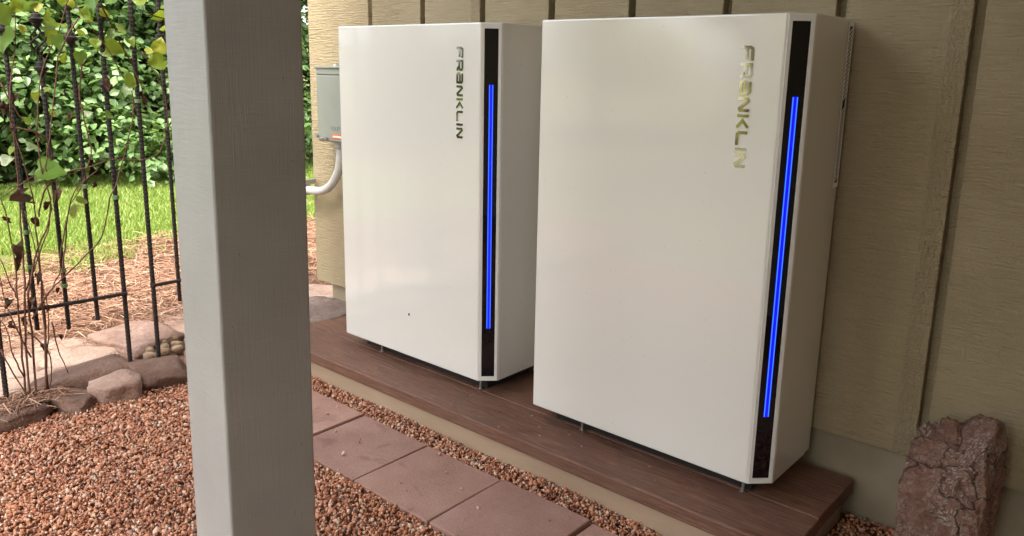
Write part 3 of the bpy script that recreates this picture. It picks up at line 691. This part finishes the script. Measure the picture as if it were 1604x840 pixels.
ST = [[(45,652),(35,560),(28,470),(22,400),(8,330),(-6,300)], [(50,650),(40,540),(38,440),(33,350),(25,250),(15,160),(25,60),(20,-20)],
 [(60,642),(52,540),(45,460),(60,390),(80,330),(62,250),(58,170),(70,100),(95,40),(112,-20)], [(72,640),(70,520),(62,420),(55,340),(42,270),(12,180)],
 [(76,612),(72,540),(70,480),(55,390),(38,330)], [(0,548),(30,600),(48,632)], [(48,560),(20,500),(4,460),(-5,400)],
 [(50,500),(75,460),(100,435),(130,405),(160,370),(172,310),(185,280),(205,200),(208,150),(190,115),(165,70),(120,10)],
 [(97,440),(103,370),(110,315),(128,287),(155,265)], [(60,340),(70,300),(100,272),(140,262),(175,250),(220,251),(250,238),(262,200),(258,150),(240,110),(222,80)],
 [(122,28),(95,80),(88,120),(80,200),(72,262),(90,300)], [(130,90),(125,150),(135,200),(142,240),(128,290),(110,320)],
 [(158,5),(185,60),(215,120),(232,170)], [(25,200),(62,210),(80,235),(75,262),(45,280),(10,305)], [(0,130),(30,180),(70,225)], [(105,340),(96,390),(92,430),(70,470)],
 [(40,455),(58,410),(75,360),(82,320)], [(70,610),(74,560),(76,500),(66,440)], [(82,505),(90,545),(108,585)], [(45,520),(80,560),(75,630)],
 [(28,470),(14,440),(0,405)], [(300,10),(265,30),(225,18),(215,14)], [(38,590),(22,560),(12,520),(0,500)]]
for i, s_ in enumerate(ST): stem(s_, 0.0042 if i in (0, 1, 2, 3) else 0.0030, 0.0015)
LV = [(82,266,47,'b',2.0,0),(3,25,44,'g',3.0,0),(3,62,46,'g',3.4,0),(48,6,40,'g',1.2,1),(22,12,24,'y',4,2),(75,26,24,'y',2,0),(90,66,26,'g',3.1,0),(82,38,28,'y',1.4,1),(101,40,18,'y',3,2),(80,60,30,'y',3.3,0),(100,93,20,'y',2.4,0),(126,92,24,'g',3.2,0),
 (137,24,30,'y',2.2,2),(128,52,16,'y',1.7,0),(178,76,40,'y',1.9,1),(191,46,26,'y',1.2,0),(174,55,22,'g',4.2,1),(207,128,30,'y',1.7,1),(198,144,20,'p',3.6,1),(248,26,28,'y',3.7,0),(260,46,20,'y',2.4,2),(243,97,34,'y',4.4,1),(236,80,18,'y',1.6,0),(250,70,30,'y',0.3,2),
 (148,2,46,'g',1.5,1),(172,-2,30,'g',4.6,0),(222,0,30,'y',1.3,1),(97,2,20,'y',3.2,0),(126,312,22,'y',0.2,0),(117,332,28,'y',3.2,2),(46,190,16,'y',1.5,1),(12,250,24,'p',1.4,2),(60,278,20,'p',3.9,1),(50,230,18,'p',1.8,1),(17,237,16,'y',3.1,0),
 (55,152,16,'y',3,0),(75,140,14,'y',2,0),(140,178,14,'p',1.3,1),(172,180,16,'g',1.5,1),(84,178,16,'y',3.3,1),(165,22,20,'y',2.0,0),(206,66,18,'y',2.8,1),(60,10,20,'y',1.0,0),(270,70,22,'y',3.4,0),(262,15,22,'y',2.6,1),(35,48,18,'y',3.0,2),(112,8,16,'y',2.7,1),(150,70,22,'y',3.1,2)]
DV = [(88,300,26),(72,318,18),(57,342,22),(12,340,16),(30,385,26),(148,284,18),(38,500,18),(35,300,34),(20,505,16),(5,165,22),(18,196,14),(168,128,22),(226,155,14),(75,480,14),(90,452,12),(60,430,18),(22,150,16),(48,470,20),(68,540,14),(110,180,12),(262,205,10),(28,408,20),(96,525,12),(12,470,18)]
def leaf(u, v, px, kind, ang, var, dx):
    p = onplane(u, v, 0, VX+dx); d = (p-CAM).length; size = px*d/FPX*0.68
    # leaf frame roughly facing the open side (camera side), tip direction by ang in the fence plane
    nrm = (CAM-p).normalized()+Vector((random.uniform(-.9, .9), random.uniform(-.9, .9), random.uniform(-.3, 1.2))); nrm.normalize()
    if kind == 'b': nrm = ((CAM-p).normalized()+Vector((0, 0, .5))).normalized()
    tip = Vector((0, math.sin(ang), math.cos(ang))); tip = (tip-nrm*tip.dot(nrm)).normalized(); xx = tip.cross(nrm)
    o = obj('leaf' if kind != 'd' else 'dry_leaf', random.choice(LM[kind]) if kind == 'd' else LM[kind][var % 3], None, vine)
    M3 = Matrix((xx, tip, nrm)).transposed().to_4x4(); s = size
    c0 = p-tip*s*0.5-vo
    o.matrix_local = Matrix.Translation(c0) @ M3 @ Matrix.Diagonal((s*(0.6 if kind == 'd' else 1), s, s, 1))
    return o
for (u, v, px, k, a, va) in LV: leaf(u, v, px, k, a, va, random.uniform(-.03, .05))
for (u, v, px) in DV: leaf(u, v+px*0.3, px, 'd', math.pi+random.uniform(-.4, .4), 0, random.uniform(-.02, .02))

# ------------------------------------------------------------------ pine straw, grass
def ribbons(name, P, dirs, length, width, lift, mat):
    """each needle: 3-point bent ribbon of 2 quads"""
    n = len(P); up = np.array([0, 0, 1.0]); side = np.cross(dirs, up); side /= np.linalg.norm(side, axis=1)[:, None]
    tw = rng.uniform(-.8, .8, n)[:, None]; side = side*np.cos(tw)+up*np.sin(tw)
    L = length[:, None]; wv = side*width[:, None]/2
    a = P-dirs*L/2; b = P+up*lift[:, None]+np.cross(dirs, up)*(rng.normal(size=(n, 1))*0.08*L); c_ = P+dirs*L/2+up*(rng.uniform(-.3, .6, n)*lift)[:, None]
    V = np.stack([a-wv*.6, a+wv*.6, b-wv, b+wv, c_-wv*.5, c_+wv*.5], 1).reshape(-1, 3)
    o = (np.arange(n)*6)[:, None]; F = np.concatenate([o+np.array([[0, 1, 3, 2]]), o+np.array([[2, 3, 5, 4]])], 0)
    return npmesh(name, V, F, mat)
n = 34000
X = rng.uniform(-3.75, -1.62, n); Y = rng.uniform(-1.7, 1.9, n)
edge_l = -3.15-0.16*np.sin(Y*2.3)-0.35*rng.random(n)**2
edge_r = -2.02+0.30*np.clip(Y+0.6, 0, 1)-0.25*np.clip(-(Y+0.75), 0, 1)
k = (X > edge_l-0.25) & (X < edge_r+0.12*rng.normal(size=n)); X, Y = X[k], Y[k]
X = np.concatenate([X, rng.uniform(-1.50, -1.38, 500), rng.uniform(-1.9, -1.57, 700)]); Y = np.concatenate([Y, rng.uniform(-1.15, -0.85, 500), rng.uniform(0.35, 1.5, 700)]); n = len(X)
hill = 0.035*np.exp(-((X+2.25)/0.35)**2)*np.clip(Y+0.9, 0, 1)
Pn = np.stack([X, Y, BZ+0.004+hill+rng.uniform(0, .022, n)], -1)
th = rng.uniform(0, 2*np.pi, n); dr = np.stack([np.cos(th), np.sin(th), rng.normal(0, .14, n)], -1); dr /= np.linalg.norm(dr, axis=1)[:, None]
ps = obj('pine_straw', ribbons('pine_straw', Pn, dr, rng.uniform(.05, .17, n), rng.uniform(.0025, .0045, n), rng.uniform(.002, .018, n), M_STRAW), None)
tag(ps, 'loose brown pine straw mulch between the flagstones and the lawn', 'pine straw', kind='stuff')
def blades(X, Y, h, wd, z0):
    n = len(X); th = rng.uniform(0, 2*np.pi, n); s = np.stack([np.cos(th), np.sin(th), np.zeros(n)], -1)
    ln = rng.uniform(0, 2*np.pi, n); ld = np.stack([np.cos(ln), np.sin(ln), np.zeros(n)], -1)*(h*rng.uniform(.1, .8, n))[:, None]
    b = np.stack([X, Y, np.full(n, z0)], -1); up = np.array([0, 0, 1.0])
    mid = b+up*(h*.6)[:, None]+ld*.35; tip = b+up*(h*.92)[:, None]+ld; wv = s*(wd/2)[:, None]
    V = np.stack([b-wv, b+wv, mid+wv*.8, mid-wv*.8, tip], 1).reshape(-1, 3); o = (np.arange(n)*5)[:, None]
    return V, np.concatenate([o+np.array([[0, 1, 2]]), o+np.array([[0, 2, 3]]), o+np.array([[3, 2, 4]])], 0)
n = 150000
X = rng.uniform(-6.7, -2.9, n); Y = rng.uniform(-1.6, 3.6, n)
dn = np.array([noise.noise(Vector((x*1.7, y*1.7, 3.0)))+0.5*noise.noise(Vector((x*5, y*5, 1.0))) for x, y in zip(X, Y)])
bare = np.clip((X+3.9)/0.9, 0, 1)                      # thins towards the straw
k = dn > -0.50+1.05*bare+0.10*rng.normal(size=n); X, Y = X[k], Y[k]; n = len(X)
V, F = blades(X, Y, rng.uniform(.03, .085, n)*(0.8+0.4*dn[k]), rng.uniform(.004, .008, n), BZ-0.006)
go = obj('grass', npmesh('grass', V, F, M_GRASS), None); tag(go, 'bright green lawn grass beyond the fence', 'grass', kind='stuff')

# ------------------------------------------------------------------ shrubs and trees
def leaf_cloud(C, N, size, rg):
    """C centres, N normals; oval leaves of 4 tris, folded"""
    n = len(C); t = np.cross(N, rg.normal(size=(n, 3))); t /= np.linalg.norm(t, axis=1)[:, None]+1e-9; b = np.cross(N, t)
    s = size[:, None]
    p0 = C-t*s*.55; p3 = C+t*s*.6-N*s*.12; pl = C+b*s*.42+N*s*.10-t*s*.1; pr = C-b*s*.42+N*s*.10-t*s*.1
    ql = C+b*s*.26+N*s*.04+t*s*.34; qr = C-b*s*.26+N*s*.04+t*s*.34
    V = np.stack([p0, pl, ql, p3, qr, pr], 1).reshape(-1, 3); o = (np.arange(n)*6)[:, None]
    F = np.concatenate([o+np.array([[0, 5, 4, 3]]), o+np.array([[0, 3, 2, 1]])], 0)
    return V, F
def crown(name, seed, nl, lobes, size, mat, inner=0.6):
    rg = np.random.default_rng(seed); Cs = []; Ns = []
    lob = np.array(lobes); wts = lob[:, 3]*lob[:, 4]; wts = wts/wts.sum(); idx = rg.choice(len(lob), nl, p=wts)
    d = rg.normal(size=(nl, 3)); d /= np.linalg.norm(d, axis=1)[:, None]
    r = inner+(1-inner)*rg.random(nl)**0.6; r += 0.10*rg.normal(size=nl)
    L = lob[idx]; C = L[:, :3]+d*r[:, None]*np.stack([L[:, 3], L[:, 3], L[:, 4]], -1)
    cl = np.array([noise.noise(Vector(p*2.6+seed)) for p in C]); k = cl > -0.22; C = C[k]; d = d[k]; C = C[:]; k2 = C[:, 2] > 0.05; C = C[k2]; d = d[k2]
    N = d*0.8+np.array([0, 0, 1.0])+rg.normal(size=d.shape)*.42; N /= np.linalg.norm(N, axis=1)[:, None]
    V, F = leaf_cloud(C, N, size*rg.uniform(.6, 1.25, len(C)), rg); return npmesh(name, V, F, mat)
def shrub_lobes(seed, h, rw, n=14):
    rg = np.random.default_rng(seed); out = []
    for i in range(n):
        z = rg.uniform(.05, .90)*h; a = rg.uniform(0, 6.28); q = rw*rg.uniform(.15, .75); out.append((q*math.cos(a), q*math.sin(a), z, rw*rg.uniform(.32, .55), rw*rg.uniform(.30, .5)))
    for i in range(12):
        a = rg.uniform(0, 6.28); q = rw*rg.uniform(.6, 1.0); out.append((q*math.cos(a), q*math.sin(a), rg.uniform(.12, .45), rw*rg.uniform(.22, .34), rw*rg.uniform(.2, .3)))
    return out
def stems_mesh(seed, h, rw, n=6, r=0.02):
    rg = random.Random(seed); mb = MB()
    for i in range(n):
        a = rg.uniform(0, 6.28); q = rg.uniform(.2, .8)*rw; P = [Vector((0.06*math.cos(a), 0.06*math.sin(a), -0.05))]
        for j in range(1, 6): f = j/5; P.append(Vector((q*f*math.cos(a+rg.uniform(-.25, .25)), q*f*math.sin(a+rg.uniform(-.25, .25)), h*.85*f)))
        mb.tube(P, [r*(1-.15*j) for j in range(6)], 6)
    return mb.mesh('trunk', True)
SH = []
for s_ in range(3):
    h = 3.0; me = crown('crown', 100+s_, 24000, shrub_lobes(100+s_, h, 1.2, 30), 0.070, M_HEDGE, 0.35); st = stems_mesh(100+s_, h, 1.0); st.materials.append(M_BARK); SH.append((me, st))
def shrub(x, y, i, rz, s, label):
    t = thing('shrub', (x, y, BZ), label, 'shrub', 'leafy shrubs beyond the lawn', rz); t.scale = (s, s, s)
    obj('crown', SH[i][0], None, t); obj('trunk', SH[i][1], None, t)
shrub(-7.05, 0.15, 0, 0.3, 1.0, 'big leafy shrub beyond the lawn at the left edge of the photo')
shrub(-7.0, 1.45, 1, 1.9, 1.05, 'big leafy shrub beyond the lawn in the middle between the fence stakes')
shrub(-6.75, 2.75, 2, 2.6, 1.0, 'leafy shrub beyond the lawn showing close beside the grey post')
shrub(-7.5, 4.4, 0, 4.0, 1.0, 'leafy shrub beyond the lawn hidden mostly by the grey post')
shrub(-6.6, 5.9, 1, 5.0, 0.95, 'leafy shrub glimpsed through the slit between post and house corner')
shrub(-8.9, 0.9, 2, 5.1, 1.15, 'back row shrub behind the gap of the left two shrubs')
shrub(-8.8, 2.6, 0, 2.2, 1.15, 'back row shrub behind the shrub beside the grey post')
shrub(-9.0, -0.7, 1, 0.2, 1.15, 'back row shrub behind the leftmost shrub in the photo')
shrub(-7.9, -2.2, 2, 0.9, 0.7, 'leafy shrub just outside the left of the photo beyond the lawn')
def tree(x, y, h, rw, mat, label, seed, nl=5200, size=0.14, clear=0.3, rz=0):
    rg = random.Random(seed); t = thing('tree', (x, y, BZ-0.05), label, 'tree', 'trees around the garden', rz)
    P = [Vector((rg.uniform(-.1, .1)*i, rg.uniform(-.1, .1)*i, h*.85*i/6)) for i in range(7)]
    mb = MB(); mb.tube(P, [0.03*h*(1-.13*i) for i in range(7)], 9)
    lob = []
    for i in range(13):
        z = h*rg.uniform(clear, .95); a = rg.uniform(0, 6.28); q = rw*rg.uniform(.2, .75); e = Vector((q*math.cos(a), q*math.sin(a), z))
        lob.append((*e, rw*rg.uniform(.3, .5), rw*rg.uniform(.28, .45)))
        b = P[min(6, max(1, int(z/h*6)-1))]; mb.tube([b, (b+e)/2+Vector((0, 0, .1)), e], [0.010*h, .007*h, .003*h], 5)
    mb.build('trunk', M_BARK, t, smooth=True); obj('crown', crown('crown', seed, nl, lob, size, mat, 0.3), None, t)
tree(-11.0, 2.0, 7.0, 2.6, M_TREED, 'dark leafy tree behind the shrubs at the left', 201, clear=.15)
tree(-10.5, 5.6, 7.5, 2.6, M_TREED, 'dark leafy tree behind the shrubs beside the grey post', 202, clear=.15)
tree(-12.5, -2.2, 5.0, 2.6, M_TREED, 'dark leafy tree behind the shrubs outside the left', 203, clear=.15)
tree(-8.5, 9.0, 7.0, 2.4, M_TREED, 'dark leafy tree behind the house corner', 204, clear=.15)
tree(-7.4, -7.1, 4.6, 2.0, M_TREED, 'dark leafy tree across the garden', 205, nl=9000, clear=.03)
tree(-4.6, -11.5, 4.0, 2.2, M_TREEY, 'yellow green tree across the garden facing the cabinets', 206, clear=.06)
tree(-0.2, -9.5, 6.0, 2.6, M_TREEY, 'unseen yellow green tree straight out from the cabinets, sized to limit front light', 207, clear=.06)  # height set to limit light from straight ahead
tree(-8.0, -11.8, 4.2, 2.4, M_TREEY, 'yellow green tree in the garden corner', 208, clear=.06)
tree(3.6, -8.5, 8.0, 3.0, M_TREED, 'unseen dark leafy tree behind the viewer, made tall to block light', 209, clear=.06)  # raised to block sky light from the front right
tree(7.2, -8.0, 6.5, 2.6, M_TREED, 'unseen dark leafy tree behind the viewer to the right, made tall to block light', 210, clear=.06)  # also raised as a light blocker on the right
tree(9.5, -3.5, 6.5, 2.6, M_TREED, 'dark leafy tree far to the right of the porch', 211, clear=.06)

tree(2.7, -5.8, 5.0, 1.5, M_TREED, 'unseen dense dark tree added behind the viewer to block light', 213, nl=9000, clear=.04)  # extra tree added so light comes mainly from the left
# ------------------------------------------------------------------ small litter on the planks
mb = MB()
for i in range(60):
    x = random.uniform(-1.2, 0.85); y = random.choice([random.uniform(-0.125, 0.03), random.uniform(-0.12, 0.0)]); a = random.uniform(0, 6.28); l = random.uniform(.002, .007)
    q = 0.0012; c_, s2 = math.cos(a)*l, math.sin(a)*l
    mb.add([(x-c_, y-s2, PZ+0.0006), (x+s2*.4, y-c_*.4, PZ+0.0006), (x+c_, y+s2, PZ+0.0006), (x-s2*.4, y+c_*.4, PZ+0.002+q)], [(0, 1, 3), (1, 2, 3), (2, 0, 3), (0, 2, 1)])
lt = mb.build('litter', M_STRAW); tag(lt, 'tiny bits of straw and grit lying on the dark planks', 'litter', kind='stuff')
